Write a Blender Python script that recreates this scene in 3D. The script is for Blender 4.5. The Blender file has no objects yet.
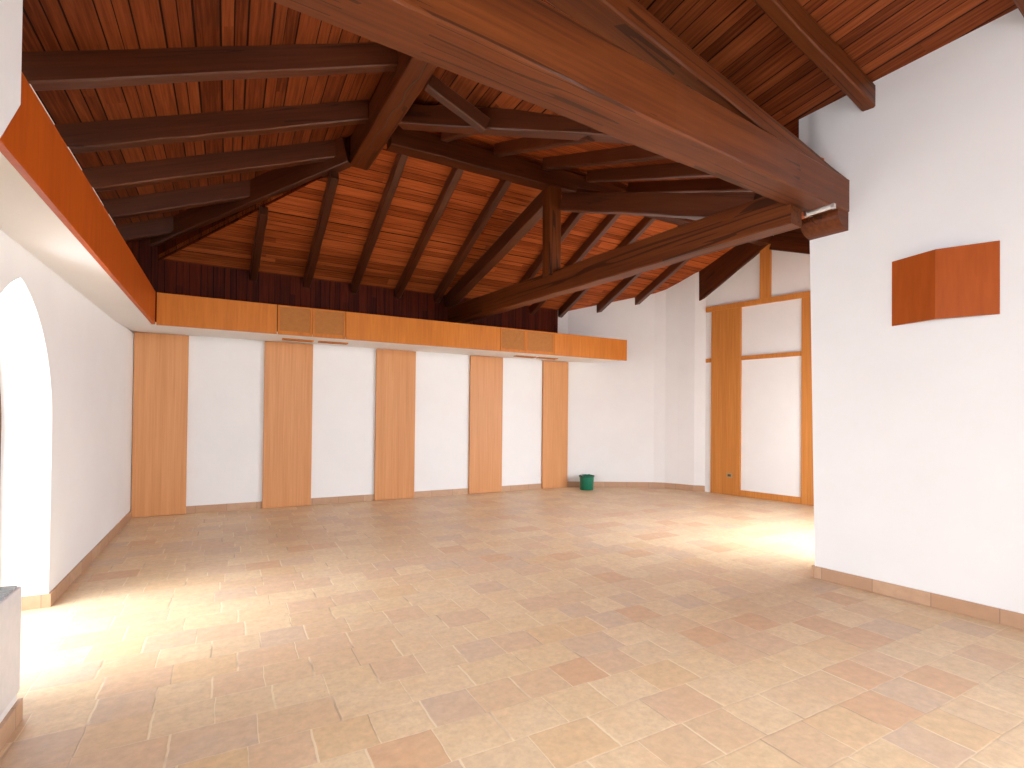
import bpy, bmesh, math, random
from mathutils import Vector, Matrix
random.seed(7)
R = math.radians
C = bpy.context.scene.collection
sc = bpy.context.scene

# ------------------------------------------------------------------ camera
EYE = Vector((0, 0, 1.55))
YAW, PITCH, ROLL, FPX, SHIFT = R(28.7), R(.61), R(.6), 518.0, 25.0
fw = Vector((math.sin(YAW)*math.cos(PITCH), math.cos(YAW)*math.cos(PITCH), math.sin(PITCH)))
rt0 = Vector((math.cos(YAW), -math.sin(YAW), 0)); up0 = rt0.cross(fw)
rt = rt0*math.cos(ROLL) + up0*math.sin(ROLL); up = up0*math.cos(ROLL) - rt0*math.sin(ROLL)
cam_d = bpy.data.cameras.new('camera'); cam = bpy.data.objects.new('camera', cam_d); C.objects.link(cam)
cam.matrix_world = Matrix(((rt.x, up.x, -fw.x, EYE.x), (rt.y, up.y, -fw.y, EYE.y), (rt.z, up.z, -fw.z, EYE.z), (0, 0, 0, 1)))
cam_d.sensor_width = 36; cam_d.lens = FPX*36/1024; cam_d.shift_y = SHIFT/1024; cam_d.clip_start = .02
sc.camera = cam

# ------------------------------------------------------------------ daylight, added fill and exposure
w = bpy.data.worlds.new('sky'); sc.world = w; w.use_nodes = True
w.node_tree.nodes['Background'].inputs[0].default_value = (.905, .97, 1.05, 1)
w.node_tree.nodes['Background'].inputs[1].default_value = 5.6
def daylight(name, loc, aim, sx, sy, power, col=(.955, .99, 1.07), spread=180):
    l = bpy.data.lights.new(name, 'AREA'); l.shape = 'RECTANGLE'; l.size = sx; l.size_y = sy; l.energy = power; l.color = col; l.spread = R(spread)
    o = bpy.data.objects.new(name, l); C.objects.link(o); o.location = loc
    o.rotation_euler = (Vector(aim) - Vector(loc)).to_track_quat('-Z', 'Y').to_euler()
daylight('daylight_arched_window', (-3.3, 4.45, 2.5), (0.3, 4.6, 0.7), 3.0, 3.0, 160)
daylight('low_daylight_arched_window', (-4.5, 4.3, 2.0), (2.0, 4.3, 0.2), 2.6, 2.6, 115, spread=100)
daylight('fill_near_left', (-2.7, .5, 2.1), (2.5, 1.0, .8), 2.2, 2.2, 215)  # added fill through an unseen opening, brightens the right wall
daylight('fill_rear', (2.2, -3.9, 2.5), (1.2, 5.2, 0), 5.4, 1.0, 34, spread=70)  # added fill from unseen openings behind the camera, aimed at the floor
daylight('fill_rear_right', (6.7, -1.6, 1.6), (-1.0, 7.5, 1.8), 2.2, 1.6, 30, spread=60)  # added fill from an unseen opening on the right, lifts the left wall
daylight('fill_rear_right_down', (6.7, -1.6, 2.6), (-.6, 6.0, 0), 2.2, 1.2, 26, spread=60)  # second added fill at the same unseen opening, aimed down at the floor
daylight('daylight_wing_window', (7.6, 2.5, 2.3), (4.5, 4.6, 0), 2.2, 1.6, 92, spread=110)
daylight('daylight_wing_window_wide', (7.3, 2.6, 1.7), (3.0, 7.6, .3), 2.6, 2.4, 58)
vs = sc.view_settings
vs.view_transform = 'Standard'; vs.look = 'None'; vs.gamma = 1; vs.use_curve_mapping = False
vs.exposure = .07

# ------------------------------------------------------------------ materials
def nt(name):
    m = bpy.data.materials.new(name); m.use_nodes = True
    n = m.node_tree; return m, n, n.nodes['Principled BSDF']
def N(n, typ, **kw):
    x = n.nodes.new(typ)
    for k, v in kw.items(): setattr(x, k, v)
    return x
def ramp(n, stops, fac, interp='LINEAR'):
    r = N(n, 'ShaderNodeValToRGB'); r.color_ramp.interpolation = interp
    e = r.color_ramp.elements
    while len(e) < len(stops): e.new(.5)
    for q, (p, c) in zip(e, stops): q.position = p; q.color = (*c, 1)
    n.links.new(fac, r.inputs[0]); return r.outputs[0]
def math_(n, op, a, b=None, c=None):
    x = N(n, 'ShaderNodeMath', operation=op)
    for i, v in enumerate((a, b, c)):
        if v is None: continue
        if isinstance(v, (int, float)): x.inputs[i].default_value = v
        else: n.links.new(v, x.inputs[i])
    return x.outputs[0]
def mixc(n, fac, a, b, blend='MIX'):
    x = N(n, 'ShaderNodeMix', data_type='RGBA', blend_type=blend)
    for i, v in ((0, fac), (6, a), (7, b)):
        if isinstance(v, (int, float)): x.inputs[i].default_value = v
        elif isinstance(v, tuple): x.inputs[i].default_value = (*v, 1)
        else: n.links.new(v, x.inputs[i])
    return x.outputs[2]
def noise(n, vec, scale, detail=4, rough=.55):
    x = N(n, 'ShaderNodeTexNoise'); x.inputs['Scale'].default_value = scale
    x.inputs['Detail'].default_value = detail; x.inputs['Roughness'].default_value = rough
    n.links.new(vec, x.inputs['Vector']); return x.outputs['Fac']
def mapping(n, vec, scale):
    x = N(n, 'ShaderNodeMapping'); x.inputs['Scale'].default_value = scale
    n.links.new(vec, x.inputs['Vector']); return x.outputs[0]
def bump(n, b, h, strength, dist=.01):
    x = N(n, 'ShaderNodeBump'); x.inputs['Strength'].default_value = strength; x.inputs['Distance'].default_value = dist
    n.links.new(h, x.inputs['Height']); n.links.new(x.outputs[0], b.inputs['Normal'])
def coords(n, rnd=True):
    t = N(n, 'ShaderNodeTexCoord').outputs['Object']
    if not rnd: return t, None
    o = N(n, 'ShaderNodeObjectInfo').outputs['Random']
    a = N(n, 'ShaderNodeVectorMath', operation='ADD'); n.links.new(t, a.inputs[0])
    k = N(n, 'ShaderNodeCombineXYZ'); s = math_(n, 'MULTIPLY', o, 37.0)
    for i in range(3): n.links.new(s, k.inputs[i])
    n.links.new(k.outputs[0], a.inputs[1]); return a.outputs[0], o

def wood(name, axis, dark, mid, light, fine=42, long=1.6, rough=.5, cracks=0.0, bumpk=.25, vary=.25, coat=0):
    m, n, b = nt(name); v, o = coords(n)
    s = [fine]*3; s['XYZ'.index(axis)] = long
    g = noise(n, mapping(n, v, s), 1.0, 6, .6)
    s2 = [fine*.16]*3; s2['XYZ'.index(axis)] = long*.35
    g2 = noise(n, mapping(n, v, s2), 1.0, 3, .5)
    f = math_(n, 'ADD', math_(n, 'MULTIPLY', g, .6), math_(n, 'MULTIPLY', g2, .4))
    col = ramp(n, [(.28, dark), (.5, mid), (.72, light)], f)
    val = math_(n, 'MULTIPLY_ADD', o, vary, 1 - vary/2)
    h = N(n, 'ShaderNodeHueSaturation'); n.links.new(col, h.inputs['Color']); n.links.new(val, h.inputs['Value'])
    col = h.outputs[0]; hh = f
    if cracks:
        s3 = [8.0]*3; s3['XYZ'.index(axis)] = .2
        c = noise(n, mapping(n, v, s3), 1.0, 2, .5)
        c = math_(n, 'ABSOLUTE', math_(n, 'SUBTRACT', c, .5))
        patch = noise(n, v, 1.1, 1)
        lim = math_(n, 'MULTIPLY', math_(n, 'GREATER_THAN', patch, .47), cracks)
        k = math_(n, 'LESS_THAN', c, lim)
        col = mixc(n, math_(n, 'MULTIPLY', k, .65), col, tuple(x*.25 for x in dark))
        hh = math_(n, 'SUBTRACT', f, k)
    n.links.new(col, b.inputs['Base Color']); b.inputs['Roughness'].default_value = rough
    b.inputs['Specular IOR Level'].default_value = .22
    b.inputs['Coat Weight'].default_value = coat; b.inputs['Coat Roughness'].default_value = .38; b.inputs['Coat IOR'].default_value = 1.6
    bump(n, b, hh, bumpk, .004); return m

def planks(name, across, along, width, dark, mid, light, rough=.55):
    """boarded surface: grooves repeat along `across`, grain runs along `along`"""
    m, n, b = nt(name); v, _ = coords(n, False)
    sp = N(n, 'ShaderNodeSeparateXYZ'); n.links.new(v, sp.inputs[0])
    a = sp.outputs['XYZ'.index(across)]; l = sp.outputs['XYZ'.index(along)]
    q = math_(n, 'DIVIDE', a, width)
    wob = math_(n, 'MULTIPLY', math_(n, 'SINE', math_(n, 'MULTIPLY', q, 2.1)), .22)
    q = math_(n, 'ADD', q, wob); idx = math_(n, 'FLOOR', q); fr = math_(n, 'FRACT', q)
    wn = N(n, 'ShaderNodeTexWhiteNoise', noise_dimensions='2D'); k = N(n, 'ShaderNodeCombineXYZ')
    n.links.new(idx, k.inputs[0])
    wl = N(n, 'ShaderNodeTexWhiteNoise', noise_dimensions='1D'); n.links.new(idx, wl.inputs['W'])
    seg = math_(n, 'FLOOR', math_(n, 'ADD', math_(n, 'DIVIDE', l, 3.1), math_(n, 'MULTIPLY', wl.outputs[0], 9)))
    n.links.new(seg, k.inputs[1]); n.links.new(k.outputs[0], wn.inputs['Vector'])
    k2 = N(n, 'ShaderNodeCombineXYZ')
    n.links.new(math_(n, 'MULTIPLY', l, 1.8), k2.inputs[0]); n.links.new(math_(n, 'MULTIPLY', a, 46), k2.inputs[1])
    n.links.new(math_(n, 'MULTIPLY', wn.outputs[0], 40), k2.inputs[2])
    g = noise(n, k2.outputs[0], 1.0, 6, .62)
    f = math_(n, 'ADD', math_(n, 'MULTIPLY', g, .75), math_(n, 'MULTIPLY', wn.outputs[0], .22))
    col = ramp(n, [(.34, dark), (.5, mid), (.72, light)], f)
    e = math_(n, 'MINIMUM', fr, math_(n, 'SUBTRACT', 1.0, fr))
    groove = math_(n, 'SMOOTH_MIN', math_(n, 'DIVIDE', e, .07), 1.0, .2)
    gw = N(n, 'ShaderNodeTexWhiteNoise', noise_dimensions='1D'); n.links.new(math_(n, 'ADD', math_(n, 'ROUND', q), .37), gw.inputs['W'])
    gm = math_(n, 'LESS_THAN', e, math_(n, 'MULTIPLY_ADD', math_(n, 'POWER', gw.outputs[0], 2.0), .035, .03))
    col = mixc(n, gm, col, tuple(x*.16 for x in dark))
    n.links.new(col, b.inputs['Base Color']); b.inputs['Roughness'].default_value = rough
    b.inputs['Specular IOR Level'].default_value = .12
    bump(n, b, math_(n, 'ADD', groove, math_(n, 'MULTIPLY', g, .2)), .5, .008); return m

def plaster(name, col=(.87, .85, .82)):
    m, n, b = nt(name); v, _ = coords(n, False)
    a = noise(n, v, 1.3, 5, .6); c = noise(n, v, 60, 4, .6)
    k = ramp(n, [(.3, tuple(x*.96 for x in col)), (.7, col)], a)
    n.links.new(k, b.inputs['Base Color']); b.inputs['Roughness'].default_value = .9
    bump(n, b, math_(n, 'ADD', math_(n, 'MULTIPLY', c, .25), math_(n, 'MULTIPLY', noise(n, v, 7, 4), 1)), .22, .01); return m

def tiles(name):
    m, n, b = nt(name); v, _ = coords(n, False)
    nz = noise(n, v, 5, 2)
    sp = N(n, 'ShaderNodeSeparateXYZ'); n.links.new(v, sp.inputs[0])
    wobble = math_(n, 'MULTIPLY', math_(n, 'SUBTRACT', nz, .5), .02)
    x = math_(n, 'ADD', sp.outputs[0], wobble); y = math_(n, 'ADD', sp.outputs[1], wobble)
    H = .27
    r = math_(n, 'DIVIDE', y, H); row = math_(n, 'FLOOR', r); ry = math_(n, 'FRACT', r)
    w1 = N(n, 'ShaderNodeTexWhiteNoise', noise_dimensions='1D'); n.links.new(row, w1.inputs['W'])
    w2 = N(n, 'ShaderNodeTexWhiteNoise', noise_dimensions='1D'); n.links.new(math_(n, 'ADD', row, 77.3), w2.inputs['W'])
    W = math_(n, 'MULTIPLY_ADD', w2.outputs[0], .12, .26)
    cx = math_(n, 'ADD', math_(n, 'DIVIDE', x, W), math_(n, 'MULTIPLY', w1.outputs[0], 11))
    # every second pair of tiles is one long and one short
    cx = math_(n, 'ADD', cx, math_(n, 'MULTIPLY', math_(n, 'SINE', math_(n, 'MULTIPLY', cx, math.pi)), .11))
    col_i = math_(n, 'FLOOR', cx); rx = math_(n, 'FRACT', cx)
    k = N(n, 'ShaderNodeCombineXYZ'); n.links.new(col_i, k.inputs[0]); n.links.new(row, k.inputs[1])
    wn = N(n, 'ShaderNodeTexWhiteNoise', noise_dimensions='2D'); n.links.new(k.outputs[0], wn.inputs['Vector'])
    pal = [(0, (0.725, 0.542, 0.348)), (.15, (0.694, 0.486, 0.304)), (.33, (0.772, 0.583, 0.371)), (.5, (0.682, 0.467, 0.307)), (.62, (0.748, 0.553, 0.336)),
           (.74, (0.641, 0.467, 0.336)), (.86, (0.712, 0.491, 0.279)), (.94, (0.659, 0.395, 0.231))]
    c = ramp(n, pal, wn.outputs[0], 'CONSTANT')
    s1 = noise(n, v, 9, 5, .6); s2 = noise(n, v, 38, 4, .6)
    c = mixc(n, ramp(n, [(.35, (0, 0, 0)), (.72, (.42, .42, .42))], s1), c, (0.754, 0.553, 0.348))
    c = mixc(n, ramp(n, [(.42, (0, 0, 0)), (.75, (.5, .5, .5))], s2), c, (0.594, 0.408, 0.249))
    s4 = noise(n, v, 3.2, 4, .6); c = mixc(n, ramp(n, [(.45, (0,)*3), (.7, (.4,)*3)], s4), c, (0.694, 0.449, 0.249))
    s5 = noise(n, v, 16, 5, .65); hs = N(n, 'ShaderNodeHueSaturation'); n.links.new(c, hs.inputs['Color']); n.links.new(math_(n, 'MULTIPLY_ADD', s5, .5, .76), hs.inputs['Value']); c = hs.outputs[0]
    ex = math_(n, 'MULTIPLY', math_(n, 'MINIMUM', rx, math_(n, 'SUBTRACT', 1.0, rx)), W)
    ey = math_(n, 'MULTIPLY', math_(n, 'MINIMUM', ry, math_(n, 'SUBTRACT', 1.0, ry)), H)
    e = math_(n, 'MINIMUM', ex, ey)
    gx = math_(n, 'MAXIMUM', math_(n, 'LESS_THAN', ex, .0034), math_(n, 'MULTIPLY', math_(n, 'LESS_THAN', ey, .0026), .55))
    gp = noise(n, v, 2.3, 2)
    gcol = ramp(n, [(.38, (0.428, 0.303, 0.197)), (.5, (0.878, 0.729, 0.51))], gp)
    c = mixc(n, math_(n, 'MULTIPLY', gx, .7), c, gcol)
    n.links.new(c, b.inputs['Base Color'])
    rr = ramp(n, [(.3, (.38,)*3), (.7, (.52,)*3)], s1)
    n.links.new(rr, b.inputs['Roughness']); b.inputs['Specular IOR Level'].default_value = .42
    hgt = math_(n, 'ADD', math_(n, 'MINIMUM', math_(n, 'DIVIDE', e, .008), 1.0), math_(n, 'ADD', math_(n, 'MULTIPLY', s1, .6), math_(n, 'MULTIPLY', wn.outputs[0], .3)))
    bump(n, b, hgt, .22, .006); return m

def plain(name, col, rough=.5, metal=0, spec=.5):
    m, n, b = nt(name); v, _ = coords(n, False)
    a = noise(n, v, 25, 3)
    k = ramp(n, [(.3, tuple(x*.93 for x in col)), (.7, col)], a); n.links.new(k, b.inputs['Base Color'])
    b.inputs['Roughness'].default_value = rough; b.inputs['Metallic'].default_value = metal
    b.inputs['Specular IOR Level'].default_value = spec; return m
def glass(name):
    m = bpy.data.materials.new(name); m.use_nodes = True; n = m.node_tree; n.nodes.clear()
    o = N(n, 'ShaderNodeOutputMaterial'); t = N(n, 'ShaderNodeBsdfTransparent'); g = N(n, 'ShaderNodeBsdfGlossy')
    g.inputs['Roughness'].default_value = .02; lw = N(n, 'ShaderNodeLayerWeight'); f = math_(n, 'MULTIPLY_ADD', math_(n, 'POWER', lw.outputs['Facing'], 5.0), .8, .04); mx = N(n, 'ShaderNodeMixShader')
    n.links.new(f, mx.inputs[0]); n.links.new(t.outputs[0], mx.inputs[1]); n.links.new(g.outputs[0], mx.inputs[2])
    n.links.new(mx.outputs[0], o.inputs[0]); return m
def base_tile(name, axis):
    """terracotta skirting tiles with joints repeating along the axis"""
    m, n, b = nt(name); v, _ = coords(n, False)
    sp = N(n, 'ShaderNodeSeparateXYZ'); n.links.new(v, sp.inputs[0]); a = sp.outputs['XYZ'.index(axis)]
    q = math_(n, 'DIVIDE', a, .42); fr = math_(n, 'FRACT', q)
    wn = N(n, 'ShaderNodeTexWhiteNoise', noise_dimensions='1D'); n.links.new(math_(n, 'FLOOR', q), wn.inputs['W'])
    c = ramp(n, [(0, (.50, .29, .165)), (.5, (.57, .36, .22)), (1, (.47, .27, .155))], wn.outputs[0])
    s = noise(n, v, 14, 5); c = mixc(n, ramp(n, [(.4, (0,)*3), (.75, (.5,)*3)], s), c, (.42, .25, .15))
    e = math_(n, 'MINIMUM', fr, math_(n, 'SUBTRACT', 1.0, fr))
    c = mixc(n, math_(n, 'MULTIPLY', math_(n, 'LESS_THAN', e, .008), .7), c, (.26, .16, .10))
    n.links.new(c, b.inputs['Base Color']); b.inputs['Roughness'].default_value = .5
    bump(n, b, s, .15, .005); return m

M = dict(
    plaster=plaster('white_plaster', (.885, .88, .865)),
    soffit=plaster('white_board', (.89, .885, .87)),
    tiles=tiles('terracotta_tiles'),
    beam=wood('dark_beam_wood', 'X', (0.06468, 0.01296, 0.001678), (0.1294, 0.02974, 0.004476), (0.194, 0.05178, 0.009504), 34, 1.2, .5, .022, .3, .2, coat=.2),
    rafter=wood('dark_rafter_wood', 'X', (0.04506, 0.009388, 0.002059), (0.09444, 0.02244, 0.005148), (0.1454, 0.03966, 0.01098), 40, 1.4, .5, .006, .25, .3, coat=.8),
    gable_timber=wood('dark_gable_wood', 'X', (0.0405, 0.008316, 0.002016), (0.0855, 0.0196, 0.004368), (0.135, 0.03267, 0.0084), 40, 1.4, .5, .006, .25, .2),
    roof_y=planks('roof_boards_lengthways', 'X', 'Y', .125, (0.1208, 0.02598, 0.00627), (0.2335, 0.05485, 0.01411), (0.3703, 0.0981, 0.02823)),
    roof_x=planks('roof_boards_crossways', 'Y', 'X', .11, (0.2243, 0.04427, 0.00855), (0.4193, 0.09488, 0.01995), (0.6241, 0.155, 0.0399)),
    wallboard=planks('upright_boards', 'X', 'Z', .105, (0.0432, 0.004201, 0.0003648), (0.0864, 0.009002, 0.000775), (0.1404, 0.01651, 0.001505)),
    panel_z=wood('oiled_wood_upright', 'Z', (0.552, 0.24, 0.0888), (0.644, 0.3, 0.1221), (0.7176, 0.36, 0.1628), 55, 1.1, .42, 0, .05, .08),
    panel_x=wood('oiled_wood_crossways', 'Z', (0.4962, 0.1447, 0.01589), (0.5864, 0.1845, 0.02244), (0.6676, 0.227, 0.03179), 30, 2.2, .42, 0, .05, .06),
    sconce=wood('reddish_oiled_wood', 'Z', (0.3355, 0.06457, 0.00832), (0.4193, 0.08528, 0.01082), (0.4845, 0.1059, 0.01456), 22, 2.5, .42, 0, .05, .1),
    fascia_l=wood('amber_oiled_wood', 'Z', (0.3911, 0.0675, 0.005544), (0.478, 0.0891, 0.007854), (0.5649, 0.1107, 0.01109), 22, 2.2, .42, 0, .05, .06),
    gable_board=wood('honey_oiled_wood', 'Z', (0.48, 0.1736, 0.0342), (0.6, 0.2296, 0.0486), (0.696, 0.2912, 0.072), 50, 1.1, .42, 0, .05, .1),
    grille=wood('woven_wood_grille', 'Z', (0.38, 0.14, 0.03), (0.44, 0.168, 0.0375), (0.5, 0.2, 0.05), 90, 60, .6, 0, .3, .05),
    base_x=base_tile('skirting_tiles_along_x', 'X'), base_y=base_tile('skirting_tiles_along_y', 'Y'),
    bucket=plain('green_plastic', (.004, .17, .09), .35), bucket_rim=plain('dark_green_plastic', (.006, .09, .055), .4),
    wire=plain('galvanised_wire', (.5, .5, .5), .35, 1), grip=plain('pink_grip', (.85, .55, .58), .5),
    steel=plain('brushed_steel', (.72, .71, .68), .35, 1),
    rad=plain('white_enamel', (0.768, 0.75, 0.738), .35), grate=plain('grey_grate', (0.42, 0.432, 0.432), .45),
    frame=wood('brown_window_wood', 'Z', (.10, .045, .02), (.15, .07, .035), (.2, .1, .05), 40, 1.5),
    glass=glass('window_glass'), switch=plain('beige_plastic', (.45, .30, .14), .4), slot=plain('dark_slot', (.10, .06, .035), .6),
    bulb=plain('frosted_glass', (.85, .83, .78), .3),
)

# ------------------------------------------------------------------ builders
def link(name, bm, mat, parent=None, mw=None, smooth=False):
    bmesh.ops.recalc_face_normals(bm, faces=bm.faces)
    me = bpy.data.meshes.new(name); bm.to_mesh(me); bm.free()
    if smooth:
        for p in me.polygons: p.use_smooth = True
    me.materials.append(mat); o = bpy.data.objects.new(name, me); C.objects.link(o)
    if parent: o.parent = parent
    if mw is not None: o.matrix_world = mw
    return o
def tag(o, label, cat, group=None):
    o['label'] = label; o['category'] = cat
    if group: o['group'] = group
    return o
def thing(name, loc, label, cat, group=None, rz=0):
    o = bpy.data.objects.new(name, None); C.objects.link(o); o.location = loc; o.rotation_euler = (0, 0, rz)
    o.empty_display_size = .1
    return tag(o, label, cat, group)
def struct(o):
    o['kind'] = 'structure'; return o
def box(bm, x0, x1, y0, y1, z0, z1, bev=0):
    vs_ = [bm.verts.new(p) for p in ((x0, y0, z0), (x1, y0, z0), (x1, y1, z0), (x0, y1, z0), (x0, y0, z1), (x1, y0, z1), (x1, y1, z1), (x0, y1, z1))]
    fs = [bm.faces.new([vs_[i] for i in f]) for f in ((0, 3, 2, 1), (4, 5, 6, 7), (0, 1, 5, 4), (1, 2, 6, 5), (2, 3, 7, 6), (3, 0, 4, 7))]
    if bev:
        es = {e for f in fs for e in f.edges}
        bmesh.ops.bevel(bm, geom=list(es), offset=bev, segments=2, profile=.5, affect='EDGES')
    return bm
def boxo(name, ext, mat, parent=None, bev=.004):
    """box whose mesh sits round its own centre; ext in the parent's space"""
    x0, x1, y0, y1, z0, z1 = ext; c = ((x0+x1)/2, (y0+y1)/2, (z0+z1)/2)
    bm = bmesh.new(); box(bm, x0-c[0], x1-c[0], y0-c[1], y1-c[1], z0-c[2], z1-c[2], bev)
    o = link(name, bm, mat, parent); o.location = c; return o
def prism(bm, pts, vec):
    """closed polygon of 3-D points swept by vec"""
    a = [bm.verts.new(p) for p in pts]; v = Vector(vec); b = [bm.verts.new(Vector(p)+v) for p in pts]
    bm.faces.new(a); bm.faces.new(b[::-1])
    for i in range(len(a)): j = (i+1) % len(a); bm.faces.new((a[i], a[j], b[j], b[i]))
    return bm
def beam(name, p0, p1, w, h, mat, parent=None, rough=.004, bev=.012, seg=None, end=(1, 1)):
    """hand-dressed timber, p0-p1 the middle line of its underside"""
    p0, p1 = Vector(p0), Vector(p1); L = (p1-p0).length; X = (p1-p0).normalized()
    Y = Vector((0, 0, 1)).cross(X)
    Y = Y.normalized() if Y.length > 1e-4 else Vector((0, 1, 0)); Z = X.cross(Y)
    mw = Matrix(((X.x, Y.x, Z.x, p0.x), (X.y, Y.y, Z.y, p0.y), (X.z, Y.z, Z.z, p0.z), (0, 0, 0, 1)))
    seg = seg or max(3, int(L/.3)); bm = bmesh.new(); b = bev
    prof = [(-w/2+b, 0), (w/2-b, 0), (w/2, b), (w/2, h-b), (w/2-b, h), (-w/2+b, h), (-w/2, h-b), (-w/2, b)]
    rnd = random.Random(hash((round(p0.x, 2), round(p1.y, 2), name)) & 0xffff if False else int(abs(p0.x*131+p1.y*57+p0.z*17)*100))
    rings = []
    for i in range(seg+1):
        dy, dz = rnd.uniform(-rough, rough), rnd.uniform(-rough, rough)
        rings.append([bm.verts.new((L*i/seg, y*(1+(end[0]-1)*i/seg)+dy+rnd.uniform(-rough, rough)*.5, z*(1+(end[1]-1)*i/seg)+dz+rnd.uniform(-rough, rough)*.5)) for y, z in prof])
    for a, c in zip(rings, rings[1:]):
        for i in range(8): j = (i+1) % 8; bm.faces.new((a[i], a[j], c[j], c[i]))
    bm.faces.new(rings[0]); bm.faces.new(rings[-1][::-1])
    return link(name, bm, mat, parent, mw)
def tube(bm, pts, r, n=8, closed=False):
    pts = [Vector(p) for p in pts]; rings = []
    for i, p in enumerate(pts):
        a = pts[(i-1) % len(pts)] if (i or closed) else p; c = pts[(i+1) % len(pts)] if (i < len(pts)-1 or closed) else p
        t = (c-a).normalized(); u = t.orthogonal().normalized() if abs(t.z) > .95 else Vector((0, 0, 1)).cross(t).normalized(); v = t.cross(u)
        rings.append([bm.verts.new(p+r*(math.cos(k*2*math.pi/n)*u+math.sin(k*2*math.pi/n)*v)) for k in range(n)])
    m = len(rings)
    for i in range(m if closed else m-1):
        a, c = rings[i], rings[(i+1) % m]
        for k in range(n): bm.faces.new((a[k], a[(k+1) % n], c[(k+1) % n], c[k]))
    if not closed: bm.faces.new(rings[0][::-1]); bm.faces.new(rings[-1])
    return bm
def lathe(bm, prof, n=40):
    rings = []
    for r, z in prof:
        rings.append([bm.verts.new((r*math.cos(2*math.pi*k/n), r*math.sin(2*math.pi*k/n), z)) for k in range(n)] if r > 1e-5 else [bm.verts.new((0, 0, z))])
    for a, c in zip(rings, rings[1:]):
        for k in range(n):
            j = (k+1) % n
            if len(a) == 1: bm.faces.new((a[0], c[j], c[k]))
            elif len(c) == 1: bm.faces.new((a[k], a[j], c[0]))
            else: bm.faces.new((a[k], a[j], c[j], c[k]))
    return bm

# ------------------------------------------------------------------ the roof's planes (underside of the boards)
XR, YR, ZR = 1.55, 6.26, 5.17                     # where the long ridge meets the cross ridge
zL = lambda x, y=0: ZR + .085 - .385*(XR-x)              # left slope
zB = lambda x, y: 3.80 + .46*(9.25-y)             # back slope
zF = lambda x, y: 5.20 - .36*(YR-y)               # front slope of the wing
zRf = lambda x, y=0: ZR - .50*(x-XR)              # right slope beyond the truss
zRn = lambda x, y=3.06: 4.56 + .26*(5.03-x) + .10*(3.06-y)          # right slope on the camera's side
LX, BY = -1.22, 9.25                               # left wall, back wall
SOF = 2.635

# ------------------------------------------------------------------ floor and walls
bm = bmesh.new(); box(bm, -2.2, 10.5, -3.6, 9.9, -.12, 0); struct(link('floor', bm, M['tiles']))

# left wall with the pointed arch: plane x = LX, depth towards -x
AY, AW, AR, AZ = 4.58, .75, 1.05, 1.42
def arch_pts(w_=AW, ext=0.0, n=14, z0=0.0):
    """(y, z) from the near foot over the apex to the far foot"""
    rr = AR+ext; hw = w_+ext; c = rr-hw; top = math.asin(math.sqrt(rr*rr-c*c)/rr); out = [(AY-hw, z0)]
    for i in range(n+1):
        t = top*i/n; out.append((AY+c-rr*math.cos(t), AZ+rr*math.sin(t)))
    for i in range(n-1, -1, -1):
        t = top*i/n; out.append((AY-c+rr*math.cos(t), AZ+rr*math.sin(t)))
    out.append((AY+hw, z0)); return out
def left_wall():
    bm = bmesh.new(); ap = arch_pts(); y0, y1, zt = 3.05, 9.5, SOF+.03
    def sheet(x):
        A = [bm.verts.new((x, y, z)) for y, z in ap]; T = [bm.verts.new((x, y, zt)) for y, z in ap]
        for i in range(1, len(ap)-2): bm.faces.new((A[i], A[i+1], T[i+1], T[i]))
        n0 = [bm.verts.new((x, y0, 0)), bm.verts.new((x, y0, zt))]; n1 = [bm.verts.new((x, y1, 0)), bm.verts.new((x, y1, zt))]
        bm.faces.new((n0[0], A[0], A[1], T[1], n0[1])); bm.faces.new((A[-1], n1[0], n1[1], T[-2], A[-2]))
        return A
    a, b = sheet(LX), sheet(LX-.42)
    for i in range(len(a)-1): bm.faces.new((a[i], b[i], b[i+1], a[i+1]))
    for v in [v for v in bm.verts if not v.link_faces]: bm.verts.remove(v)
    return bm
struct(link('wall_left', left_wall(), M['plaster']))
# upper part of the left wall, set back behind the fascia box
bm = bmesh.new(); box(bm, -1.75, -1.45, 2.9, 9.6, SOF+.03, 4.09); struct(link('wall_left_upper', bm, M['plaster']))
# near left wall with its pier, low parapet and flaring head; unseen opening added for fill light
bm = bmesh.new()
for y0_, y1_, z0_, z1_ in ((-3.6, -.5, 0, 4.25), (1.5, 3.05, 0, 4.25), (-.5, 1.5, 0, .75), (-.5, 1.5, 2.6, 4.25)): box(bm, -1.35, -.9, y0_, y1_, z0_, z1_)
box(bm, -1.25, -.9, 3.05, 3.44, 0, .45)
prism(bm, [(-.80, 2.2, 1.99), (-.80, 2.955, 2.858), (-.80, 2.955, 4.25), (-.80, 2.2, 4.25)], (-.3, 0, 0))
struct(link('wall_near_left', bm, M['plaster']))
# back wall: plaster below, upright boards above
bm = bmesh.new(); box(bm, -1.75, 6.5, BY, BY+.3, 0, 2.72); struct(link('wall_back', bm, M['plaster']))
bm = bmesh.new()
prism(bm, [(-1.75, BY, 2.72), (6.16, BY, 2.72), (6.16, BY, 3.86), (-.9, BY, 3.86), (-1.0, BY, 4.4), (-1.75, BY, 4.2)], (0, .3, 0)); struct(link('wall_back_upper', bm, M['wallboard']))
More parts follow.
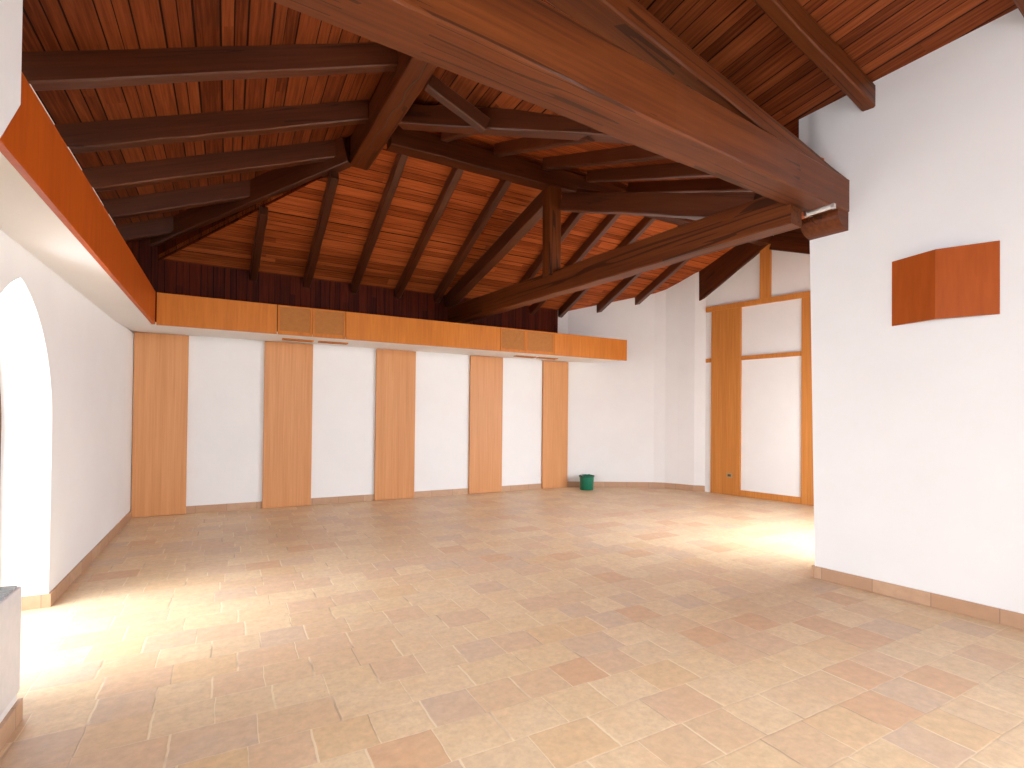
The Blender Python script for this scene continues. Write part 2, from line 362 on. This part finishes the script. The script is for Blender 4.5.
# slanting white wall right of the panels, ending in a pier
def slant_wall():
    bm = bmesh.new(); pl = [(6.16, BY), (6.42, BY-.005), (8.08, 8.36), (8.25, 8.20), (8.38, 7.95), (8.51, 7.64), (8.655, 7.48), (8.75, 9.0), (7.0, 9.9), (6.16, 9.6)]
    lo = [bm.verts.new((x, y, 0)) for x, y in pl]
    hi = [bm.verts.new((x, y, max(3.84, zB(x, min(y, 9.2))+.03))) for x, y in pl]
    bm.faces.new(lo[::-1])
    for i in range(len(pl)): j = (i+1) % len(pl); bm.faces.new((lo[i], lo[j], hi[j], hi[i]))
    bm.faces.new(hi); bmesh.ops.triangulate(bm, faces=[f for f in bm.faces if len(f.verts) > 4]); return bm
struct(link('wall_back_right', slant_wall(), M['plaster']))
# gable wall at the far end of the wing
GX = lambda y: 8.68 + (7.36-y)*.2116
bm = bmesh.new()
prism(bm, [(GX(8.6), 8.6, 0), (GX(2.9), 2.9, 0), (GX(2.9), 2.9, 5.3), (GX(8.6), 8.6, 5.3)], (.3, .06, 0)); struct(link('wall_far', bm, M['plaster']))
# right wall near the camera, unseen opening added for fill light
RX = lambda y: 5.02 + (3.06-y)*.119
bm = bmesh.new()
for ya_, yb_, za_, zb_ in ((3.18, 3.01, 3.84, 4.75), (-2.8, -3.6, 0, 4.75), (-.4, -2.8, 0, .8), (-.4, -2.8, 2.9, 4.75)):
    prism(bm, [(RX(ya_), ya_, za_), (RX(yb_), yb_, za_), (RX(yb_)+.35, yb_, za_), (RX(ya_)+.35, ya_, za_)], (0, 0, zb_-za_))
lo_ = [bm.verts.new(p) for p in ((RX(3.01), 3.01, 0), (RX(-.4), -.4, 0), (RX(-.4)+.35, -.4, 0), (RX(3.01)+.35, 3.01, 0))]
hi_ = [bm.verts.new(p) for p in ((RX(3.10), 3.10, 4.75), (RX(-.4), -.4, 4.75), (RX(-.4)+.35, -.4, 4.75), (RX(3.10)+.35, 3.10, 4.75))]
bm.faces.new(lo_); bm.faces.new(hi_[::-1])
for i in range(4): bm.faces.new((lo_[i], lo_[(i+1) % 4], hi_[(i+1) % 4], hi_[i]))
struct(link('wall_right', bm, M['plaster']))
# front wall of the wing with a tall window opening
bm = bmesh.new()
for e in ((5.37, 6.05, 0, 4.35), (8.55, 9.9, 0, 4.35), (6.05, 8.55, 2.75, 4.35), (6.05, 8.55, 0, .25)):
    box(bm, e[0], e[1], 2.7, 3.01, e[2], e[3])
struct(link('wall_wing', bm, M['plaster']))
# wall behind the camera with wide openings added to let fill light in
bm = bmesh.new()
for e in ((-1.3, -.6, 0, 5.6), (1.9, 2.3, 0, 5.6), (4.3, 6.2, 0, 5.6), (-.6, 1.9, 2.95, 5.6), (2.3, 4.3, 2.95, 5.6), (-.6, 1.9, 0, 1.2), (2.3, 4.3, 0, 1.2)):
    box(bm, e[0], e[1], -3.6, -3.3, e[2], e[3])
struct(link('wall_front', bm, M['plaster']))

# ------------------------------------------------------------------ roof boards
def roof(name, pts, mat):
    bm = bmesh.new(); prism(bm, pts, (0, 0, .06)); return struct(link(name, bm, mat))
P = lambda f, x, y: (x, y, f(x, y))
hx = LX-.4; hy = 9.6           # the hip's foot
roof('ceiling_left', [(hx, -3.6, zL(hx)), (2.1, -3.6, zL(2.1)), (2.1, 2.8, zL(2.1)), (XR, 2.8, zL(XR)), (XR, YR, zL(XR)), (1.35, 6.95, zL(1.35)), (-1.0, 9.3, zL(-1.0)), (-1.0, 9.6, zL(-1.0)), (hx, 9.6, zL(hx))], M['roof_y'])
roof('ceiling_back', [(XR, YR, ZR), P(zB, 9.9, YR), P(zB, 9.9, 9.75), P(zB, -1.5, 9.75), P(zB, -1.1, 9.4), P(zB, 1.35, 6.95)], M['roof_x'])
roof('ceiling_right', [(1.9, -3.6, zRn(1.9, -3.6)), (6.3, -3.6, zRn(6.3, -3.6)), (5.45, 3.7, zRn(5.45, 3.7)), (1.9, 3.7, zRn(1.9, 3.7))], M['roof_y'])
vx = lambda y: XR+.72*(YR-y)
roof('ceiling_right_beyond', [(XR, 3.0, ZR), (vx(3.0), 3.0, zRf(vx(3.0))), (XR, YR, ZR)], M['roof_y'])
roof('ceiling_wing', [(XR, YR, ZR+.02), (vx(3.0), 3.0, zF(0, 3.0)), P(zF, 9.9, 2.7), P(zF, 9.9, YR)], M['roof_x'])
# unseen boards between the two roofs, added to keep sky light out
bm = bmesh.new(); prism(bm, [(1.5, 3.7, 5.1), (3.3, 3.7, 4.25), (5.4, 3.7, 4.25), (5.4, 3.7, zRn(5.4)+.03), (1.5, 3.7, 5.5)], (0, .05, 0)); struct(link('sky_seal_over_truss', bm, M['wallboard']))

# upright boards closing the step between the slopes along the hip
def curtain(name, pts, lo, hi, mat):
    bm = bmesh.new()
    for (xa, ya), (xb, yb) in zip(pts, pts[1:]):
        prism(bm, [(xa, ya, lo(xa, ya)-.02), (xb, yb, lo(xb, yb)-.02), (xb, yb, hi(xb, yb)+.04), (xa, ya, hi(xa, ya)+.04)], (.02, .02, 0))
    return struct(link(name, bm, mat))
curtain('ceiling_step', [(XR, 2.8), (XR, YR), (1.35, 6.95), (-1.0, 9.3), (-1.2, 9.5)], lambda x, y: min(zB(x, y), ZR) if y > YR else ZR-.02, lambda x, y: zL(x), M['wallboard'])

# ------------------------------------------------------------------ soffit box
bm = bmesh.new()
prism(bm, [(LX-.3, 2.3, SOF), (-.84, 2.3, SOF), (-.84, 7.85, SOF), (LX-.3, 7.85, SOF)], (0, 0, .03))
prism(bm, [(LX-.3, 7.85, SOF), (6.84, 7.85, SOF), (6.84, 9.02, SOF+.055), (6.4, BY, SOF+.065), (LX-.3, BY, SOF+.065)], (0, 0, .03))
struct(link('soffit', bm, M['soffit']))

# skirting tiles
def skirt(name, a, b, mat, h=.105, t=.018):
    a, b = Vector((*a, 0)), Vector((*b, 0)); d = (b-a).normalized(); nrm = Vector((-d.y, d.x, 0))*t
    bm = bmesh.new(); prism(bm, [a, b, b+nrm, a+nrm], (0, 0, h)); return struct(link(name, bm, mat))
skirt('baseboard_left', (LX, BY), (LX, AY+AW), M['base_y'])
skirt('baseboard_left_reveal', (LX+.018, AY+AW), (LX-.28, AY+AW), M['base_x'])
skirt('baseboard_near_left', (-.9, 3.46), (-.9, -3.2), M['base_y'])
pan = [(-1.21, -.54), (.50, 1.23), (2.29, 3.01), (4.11, 4.82), (5.78, 6.41)]
for i in range(4): skirt('baseboard_back', (pan[i+1][0], BY), (pan[i][1], BY), M['base_x'], .11)
skirt('baseboard_back_right', (8.08, 8.36), (6.42, BY-.005), M['base_x'], .12)
skirt('baseboard_back_right', (8.25, 8.20), (8.08, 8.36), M['base_x'], .12)
skirt('baseboard_pier', (8.38, 7.95), (8.25, 8.20), M['base_y'], .12)
skirt('baseboard_pier', (8.51, 7.64), (8.38, 7.95), M['base_y'], .12)
skirt('baseboard_pier', (8.655, 7.48), (8.50, 7.65), M['base_x'], .12)
skirt('baseboard_right', (RX(-3.2), -3.2), (RX(3.03), 3.03), M['base_y'], .11)
skirt('baseboard_right', (RX(3.01)-.03, 3.01), (RX(3.01)+.35, 3.01), M['base_x'], .11)

# arched window in its deep reveal
bm = bmesh.new(); ao, ai = arch_pts(z0=.02), arch_pts(ext=-.07, z0=.09)
for k in range(len(ao)-1):
    a0, a1, b1, b0 = ao[k], ao[k+1], ai[k+1], ai[k]
    prism(bm, [(-1.575, *a0), (-1.575, *a1), (-1.575, *b1), (-1.575, *b0)], (.06, 0, 0))
box(bm, -1.575, -1.515, AY-.68, AY+.68, .02, .11); box(bm, -1.565, -1.525, AY-.025, AY+.025, .1, 2.33); box(bm, -1.565, -1.525, AY-.69, AY+.69, 1.38, 1.44)
wf = struct(link('window_1', bm, M['frame']))
bm = bmesh.new(); bm.faces.new([bm.verts.new((-1.545, y, z)) for y, z in ai]); g = link('window_pane', bm, M['glass'], wf)

bm = bmesh.new()  # unseen window frame, added to go with the near left fill
for e in ((-.5, -.42, .75, 2.6), (1.42, 1.5, .75, 2.6), (.47, .53, .83, 2.52), (-.42, 1.42, .75, .83), (-.42, 1.42, 2.52, 2.6)): box(bm, -1.3, -1.24, *e)
wf2 = struct(link('added_window', bm, M['frame']))
bm = bmesh.new(); bm.faces.new([bm.verts.new((-1.27, y, z)) for y, z in ((-.45, .8), (1.45, .8), (1.45, 2.55), (-.45, 2.55))]); link('window_pane', bm, M['glass'], wf2)

# ------------------------------------------------------------------ timbers
def timber(name, p0, p1, w, h, mat, label, cat='beam', group=None, **k):
    return tag(beam(name, p0, p1, w, h, mat, **k), label, cat, group)
yt = lambda x: 2.51 + .071*(x-.4)
timber('tie_beam', (-1.1, yt(-1.1), 3.47), (5.07, yt(5.07), 3.47), .37, .44, M['beam'], 'massive brown tie beam crossing the room in the foreground, ending on the right wall', bev=.014, end=(.64, .70))
timber('principal_rafter', (1.15, 2.66, 4.32), (5.05, 2.87, 3.66), .25, .15, M['beam'], 'sloping timber just above the massive tie beam, landing on its right end', 'rafter')
timber('principal_rafter', (1.15, 2.74, 4.47), (4.86, 2.86, 3.80), .19, .19, M['gable_timber'], 'second sloping timber lying on top of the one above the foreground tie beam', 'rafter', end=(1, .3))
timber('ridge_beam', (1.60, 2.95, 4.80), (1.475, 7.0, 4.80), .25, .36, M['beam'], 'cracked ridge beam running into the room behind the foreground tie beam', bev=.01)
rb = next(o for o in C.objects if o.name == 'ridge_beam')
bm = bmesh.new(); cr = [(1.45+.14*i, .012+.016*math.sin(i*1.7)+.0045*(i-9)*.9+random.uniform(-.006, .006), .0045*math.sin(math.pi*(i+1)/21)+.001) for i in range(19)]
vv = [[bm.verts.new((x, y+s_*h_, z)) for s_ in (-1, 1) for z in (-.006, .02)] for x, y, h_ in cr]
for a, c in zip(vv, vv[1:]):
    for k0, k1 in ((0, 1), (1, 3), (3, 2), (2, 0)): bm.faces.new((a[k0], a[k1], c[k1], c[k0]))
ck = link('crack', bm, M['slot']); ck.parent = rb
timber('ridge_beam', (1.68, 6.26, 4.80), (9.0, 6.26, 4.80), .20, .27, M['gable_timber'], 'cross ridge beam running right over the top of the upright post')
timber('tie_beam', (3.74, 9.24, 3.25), (4.52, 2.89, 3.30), .2, .33, M['beam'], 'long slanting tie beam from the back wall boards to the right pier, carrying the post')
timber('king_post', (4.15, 6.26, 3.54), (4.15, 6.26, 4.83), .2, .2, M['beam'], 'short upright post standing on the slanting tie beam', 'post')
timber('principal_rafter', (3.66, 9.2, 3.55), (4.12, 6.38, 4.66), .17, .24, M['rafter'], 'thick rafter from the back end of the slanting tie beam up to the post', 'rafter')
timber('principal_rafter', (4.16, 6.14, 4.47), (4.46, 3.3, 3.47), .16, .24, M['rafter'], 'rafter falling from the post towards the right pier above the slanting tie beam', 'rafter')
timber('strut', (4.30, 5.95, 4.62), (4.9, 3.7, 3.60), .2, .12, M['rafter'], 'thin strut beside the rafter that falls from the post to the right pier', 'strut')
timber('hip_rafter', (1.36, 6.94, 4.805), (-1.05, 9.35, 3.96), .15, .36, M['rafter'], 'hip rafter running from the ridge end down into the back left corner', 'rafter')
timber('valley_rafter', (1.66, 5.75, 4.80), (4.1, 2.96, 3.93), .16, .22, M['rafter'], 'valley rafter right of the cracked ridge beam, going behind the foreground tie beam', 'rafter')
n5 = ['first (nearest the camera in view)', 'second', 'third', 'fourth', 'fifth and last, in the back corner']
def slope_end(x): return 4.95 + .385*(x-1.35)
for k, (y, txt) in enumerate(((5.05, 'topmost in view of those above the left fascia'), (6.12, 'second from the top above the left fascia'),
                   (7.08, 'third from the top above the left fascia, reaching the ridge end'), (8.03, 'fourth from the top above the left fascia, meeting the hip'),
                   (9.0, 'short and lowest above the left fascia in the dark corner'))):
    xe = min(1.45, 8.36-y)
    timber('rafter', (-1.5, y, slope_end(-1.5)), (xe, y, slope_end(xe)), .125, .25, M['rafter'], 'dark rafter, ' + txt, 'rafter', 'rafters of the left slope')
for y in (4.0, 2.0, 1.0):
    timber('rafter', (-1.5, y, slope_end(-1.5)), (1.45, y, slope_end(1.45)), .125, .25, M['rafter'], 'dark rafter of the left slope above the foreground tie beam', 'rafter', 'rafters of the left slope nearer the camera')
timber('jack_rafter', (1.66, 4.88, 4.755), (2.3, 4.88, 4.50), .1, .15, M['rafter'], 'short stub rafter right of the cracked ridge beam', 'rafter')
zb = lambda y: zB(0, y) - .165
ord_b = ['leftmost rafter of the back slope, running up to the hip', 'second rafter from the left on the back slope', 'third rafter from the left on the back slope', 'fourth rafter from the left on the back slope',
         'fifth from the left, just left of the thick one', None, 'first rafter right of the post on the back slope', 'second rafter right of the post on the back slope', 'third right of the post, ending on the white wall',
         'fourth right of the post, ending on the white wall', 'farthest right, ending high on the white wall']
for k, x in enumerate((.32, 1.12, 1.89, 2.67, 3.42, None, 4.88, 5.52, 6.22, 7.02, 7.75)):
    if x is None: continue
    y1 = 6.36
    if x < 1.5: y1 = 8.20-x
    y0 = 9.24 if x < 6.3 else BY-.524*(x-6.42)+.06
    timber('rafter', (x, y0, zb(y0)), (x+.07, y1, zb(y1)), .105, .165, M['rafter'], 'dark back-slope rafter: ' + ord_b[k], 'rafter', 'rafters of the back slope')
zf = lambda y: zF(0, y) - .165
for k, (x, txt) in enumerate(((2.35, 'farthest left'), (3.10, 'second from the left'), (3.86, 'third from the left'), (4.62, 'fourth from the left'), (5.40, 'rightmost'))):
    ye = max(3.0, YR-(x-XR)/.72)
    timber('rafter', (x, 6.17, zf(6.17)), (x, ye, zf(ye)), .10, .165, M['rafter'], 'dark rafter between post and foreground tie beam, ' + txt, 'rafter', 'rafters of the wing front slope')
for y, txt in ((2.57, 'dark square rafter over the white right wall, nearest the truss'), (1.47, 'dark rafter over the right wall at the top right corner')):
    x = RX(y)+.02
    zz = 4.36 + .10*(2.57-y)
    timber('rafter', (x, y, zz), (1.9, y, zz+.27*(x-1.9)), .11, .2, M['beam'], txt, 'rafter', 'rafters of the near right slope')
# gable rafters and post
timber('gable_rafter', (GX(7.9)-.038, 7.9, 3.75), (GX(6.22)-.038, 6.22, 4.80), .07, .62, M['gable_timber'], 'left sloping timber of the far gable, above the wood-framed wall', 'rafter')
timber('gable_rafter', (GX(4.6)-.038, 4.6, 4.13), (GX(6.2)-.038, 6.2, 4.70), .07, .62, M['gable_timber'], 'right sloping timber of the far gable, beside the pier', 'rafter')

# corbel under the end of the foreground tie beam
bm = bmesh.new(); pr_ = [(.36, 0), (.03, 0)]
for i in range(9):
    t = math.pi/2*i/8; pr_.append((.03-.20*math.sin(t)*1.0, .15*(1-math.cos(t))))
pr_ += [(-.17, .17), (.36, .17)]
prism(bm, [(RX(2.73)+x, 2.73, 3.30+z) for x, z in pr_], (-.04, .34, 0))
tag(link('corbel', bm, M['beam']), 'rounded wooden corbel under the right end of the foreground tie beam', 'corbel')
st = thing('tube_lamp', (4.72, 2.80, 3.455), 'thin silvery tube fixed under the right end of the foreground tie beam', 'lamp', rz=R(4))
bm = bmesh.new(); tube(bm, [(0, -.11, -.012), (0, .11, -.012)], .016, 12); link('tube', bm, M['bulb'], st, smooth=False)
boxo('holder', (-.02, .02, -.135, -.105, -.03, .015), M['steel'], st); boxo('holder', (-.02, .02, .105, .135, -.03, .015), M['steel'], st); boxo('rail', (-.012, .012, -.13, .13, 0, .014), M['steel'], st, .002)

# ------------------------------------------------------------------ wood panels on the back wall
for k, ((a, b), txt) in enumerate(zip(pan, ('in the left corner, widest in view', 'second from the left', 'in the middle of the five', 'fourth from the left', 'at the right end, beside the green bucket'))):
    c = (a+b)/2
    o = boxo('wall_panel', (a, b, BY-.055, BY-.003, .004, SOF+.055), M['panel_z'], None, .003)
    tag(o, 'tall plain light-wood wall panel ' + txt, 'panel', 'tall wood panels on the back wall')

# fascia boards
FY = 7.85
t = thing('fascia', (-.838, 2.55, SOF-.005), 'amber wood fascia board running along the left wall above the arched window', 'fascia')
bm = bmesh.new(); box(bm, -.018, .018, 0, FY-2.55-.02, 0, .41, .002); link('board', bm, M['fascia_l'], t)
bm = bmesh.new(); 
bm.free()
for a, b in ((3.17, 3.55), (3.82, 4.14), (4.43, 4.78), (4.97, 5.23)): boxo('top_strip', (-.016, .012, a-2.55, b-2.55, .410, .428), M['soffit'], t, .001)
t = thing('fascia', (-.81, FY, SOF-.005), 'light wood fascia along the back wall over the five panels, with grilles', 'fascia')
secs = [(0, 1.385), (2.30, 4.86), (5.96, 7.66)]
for a, b in secs: boxo('board', (a+.003, b-.003, -.02, .016, 0, .405), M['panel_x'], t, .002)
gr = [(1.395, 1.83), (1.85, 2.29), (4.87, 5.13), (5.15, 5.945)]
gr = [(1.39, 1.845), (1.845, 2.30), (4.86, 5.36), (5.36, 5.96)]
for a, b in gr:
    f = bmesh.new()
    for e in ((a+.003, b-.003, 0, .05), (a+.003, b-.003, .385, .405), (a+.003, a+.028, .05, .385), (b-.028, b-.003, .05, .385)): box(f, e[0], e[1], -.02, .016, e[2], e[3])
    fo = link('grille_frame', f, M['panel_x'], t)
    g = bmesh.new(); box(g, a+.03, b-.03, -.012, .0, .052, .383); link('grille_cloth', g, M['grille'], fo)

# slot vents in the soffit
for a, b, txt in ((.70, 1.14, 'leftmost of the four'), (1.22, 1.66, 'second from the left of four'), (4.74, 5.16, 'third from the left of four'), (5.24, 5.66, 'rightmost of the four')):
    zc = SOF+.033
    t = thing('soffit_vent', ((a+b)/2, 8.55, zc), 'slim slot vent under the soffit over the panels, ' + txt, 'vent', 'slot vents under the back soffit')
    h = (b-a)/2; f = bmesh.new()
    for e in ((-h, h, -.07, -.05), (-h, h, .05, .07), (-h, -h+.02, -.05, .05), (h-.02, h, -.05, .05)): box(f, e[0], e[1], e[2], e[3], -.022, -.004)
    link('frame', f, M['panel_x'], t)
    f = bmesh.new()
    for i in range(4): box(f, -h+.02, h-.02, -.042+i*.026, -.034+i*.026, -.018, -.006)
    link('slats', f, M['slot'], t)

# ------------------------------------------------------------------ wood framing of the far gable wall
ang = math.atan2(-.2116*1, 1)
def gboard(name, y0, y1, z0, z1, t_, label, cat='batten', group=None):
    o = None; bm = bmesh.new(); o_ = Vector((-1, -.2116, 0)).normalized()*t_
    a, b = Vector((GX(y0), y0, 0)), Vector((GX(y1), y1, 0)); c = (a+b)/2
    pts = [a-c, b-c, b-c+o_, a-c+o_]
    prism(bm, [(p.x, p.y, 0) for p in pts], (0, 0, z1-z0))
    o = link(name, bm, M['gable_board']); o.location = (c.x, c.y, z0); return tag(o, label, cat, group) if label else o
gboard('wood_board', 7.34, 6.80, .003, 3.70, .035, 'wide upright wood board on the far wall with a small socket', 'board')
gboard('edge_strip', 6.795, 6.74, .003, 3.70, .05, 'narrow pale strip along the right edge of the wide board on the far wall', 'batten')
gboard('wood_board', 5.66, 5.1, .003, 3.70, .04, 'upright wood board on the far wall beside the white pier', 'board')
gboard('rail', 7.455, 4.9, 3.70, 3.80, .055, 'upper wooden rail across the far wall below the gable', 'rail')
gboard('rail', 6.735, 5.665, 2.66, 2.74, .045, 'middle wooden rail across the white field of the far wall', 'rail')
gboard('rail', 7.455, 7.345, 2.66, 2.74, .045, 'short wooden rail left of the wide board on the far wall', 'rail')
gboard('gable_post', 6.385, 6.19, 3.80, 4.80, .05, 'short upright wood post under the peak of the far gable', 'post')
gboard('wood_skirting', 6.735, 5.665, .003, .12, .03, 'low wooden skirting between the two boards of the far wall', 'skirting')
t = thing('socket', (GX(6.95)-.036, 6.95-.0078, .39), 'small beige socket low on the wide board of the far wall', 'socket', rz=R(90+11.95+90))
boxo('plate', (0, .008, -.06, .06, -.045, .045), M['switch'], t, .003); boxo('insert', (.008, .014, -.032, .032, -.022, .022), M['slot'], t, .002)

# ------------------------------------------------------------------ folded wood wall light on the right wall
ya, ym, yb = 2.38, 2.03, 1.685; z0, z1 = 2.36, 2.925
t = thing('wall_lamp', (RX(ym), ym, z0), 'folded reddish wood wall lamp cover on the white right wall', 'lamp')
def sh(y, out): return Vector((RX(y)-out-RX(ym), y-ym, 0))
bm = bmesh.new(); A, B_, D = sh(ya, .012), sh(ym, .135), sh(yb, .012); th = Vector((.014, 0, 0))
prism(bm, [A, B_, D, D+th, B_+th*1.1, A+th], (0, 0, z1-z0)); link('cover', bm, M['sconce'], t)
bm = bmesh.new(); box(bm, -.06, -.002, -.12, .12, .18, .4, .004); link('back_plate', bm, M['rad'], t)
bm = bmesh.new(); tube(bm, [(-.062, -.09, .3), (-.062, .09, .3)], .013, 12); link('bulb', bm, M['bulb'], t)

# ------------------------------------------------------------------ radiator on the near left wall
t = thing('radiator', (-.9, 2.2, .29), 'white convector radiator with grey top grate at the left edge', 'radiator')
bm = bmesh.new(); box(bm, .012, .10, -1.0, .90, .0, .47, .008); link('casing', bm, M['rad'], t)
bm = bmesh.new()
for i in range(38): box(bm, .022, .09, -.975+i*.049, -.975+i*.049+.028, .468, .482)
link('top_grate', bm, M['grate'], t)
for y in (-.7, .6): boxo('bracket', (0.0, .014, y, y+.05, .05, .4), M['steel'], t, .002)

# ------------------------------------------------------------------ green bucket
t = thing('bucket', (6.58, 8.74, 0), 'small green plastic bucket standing by the white wall', 'bucket', rz=R(35))
bm = bmesh.new()
lathe(bm, [(0, .004), (.125, .004), (.132, 0), (.138, .006), (.150, .27), (.150, .295), (.143, .295), (.130, .02), (0, .016)]); link('body', bm, M['bucket'], t, smooth=True)
bm = bmesh.new(); lathe(bm, [(.150, .266), (.159, .266), (.161, .285), (.159, .298), (.150, .298)]); link('rim', bm, M['bucket_rim'], t, smooth=True)
for s in (-1, 1): boxo('lug', (s*.162-.008, s*.162+.008, -.02, .02, .255, .305), M['bucket_rim'], t, .003)
bm = bmesh.new(); tube(bm, [(.166*math.cos(a), .11*math.sin(a), .285+.03*math.sin(a)) for a in [math.pi*i/20 for i in range(21)]], .0035); h = link('handle', bm, M['wire'], t)
bm = bmesh.new(); tube(bm, [(-.05, .105, .313), (0, .11, .316), (.05, .105, .313)], .012, 10); link('grip', bm, M['grip'], h)
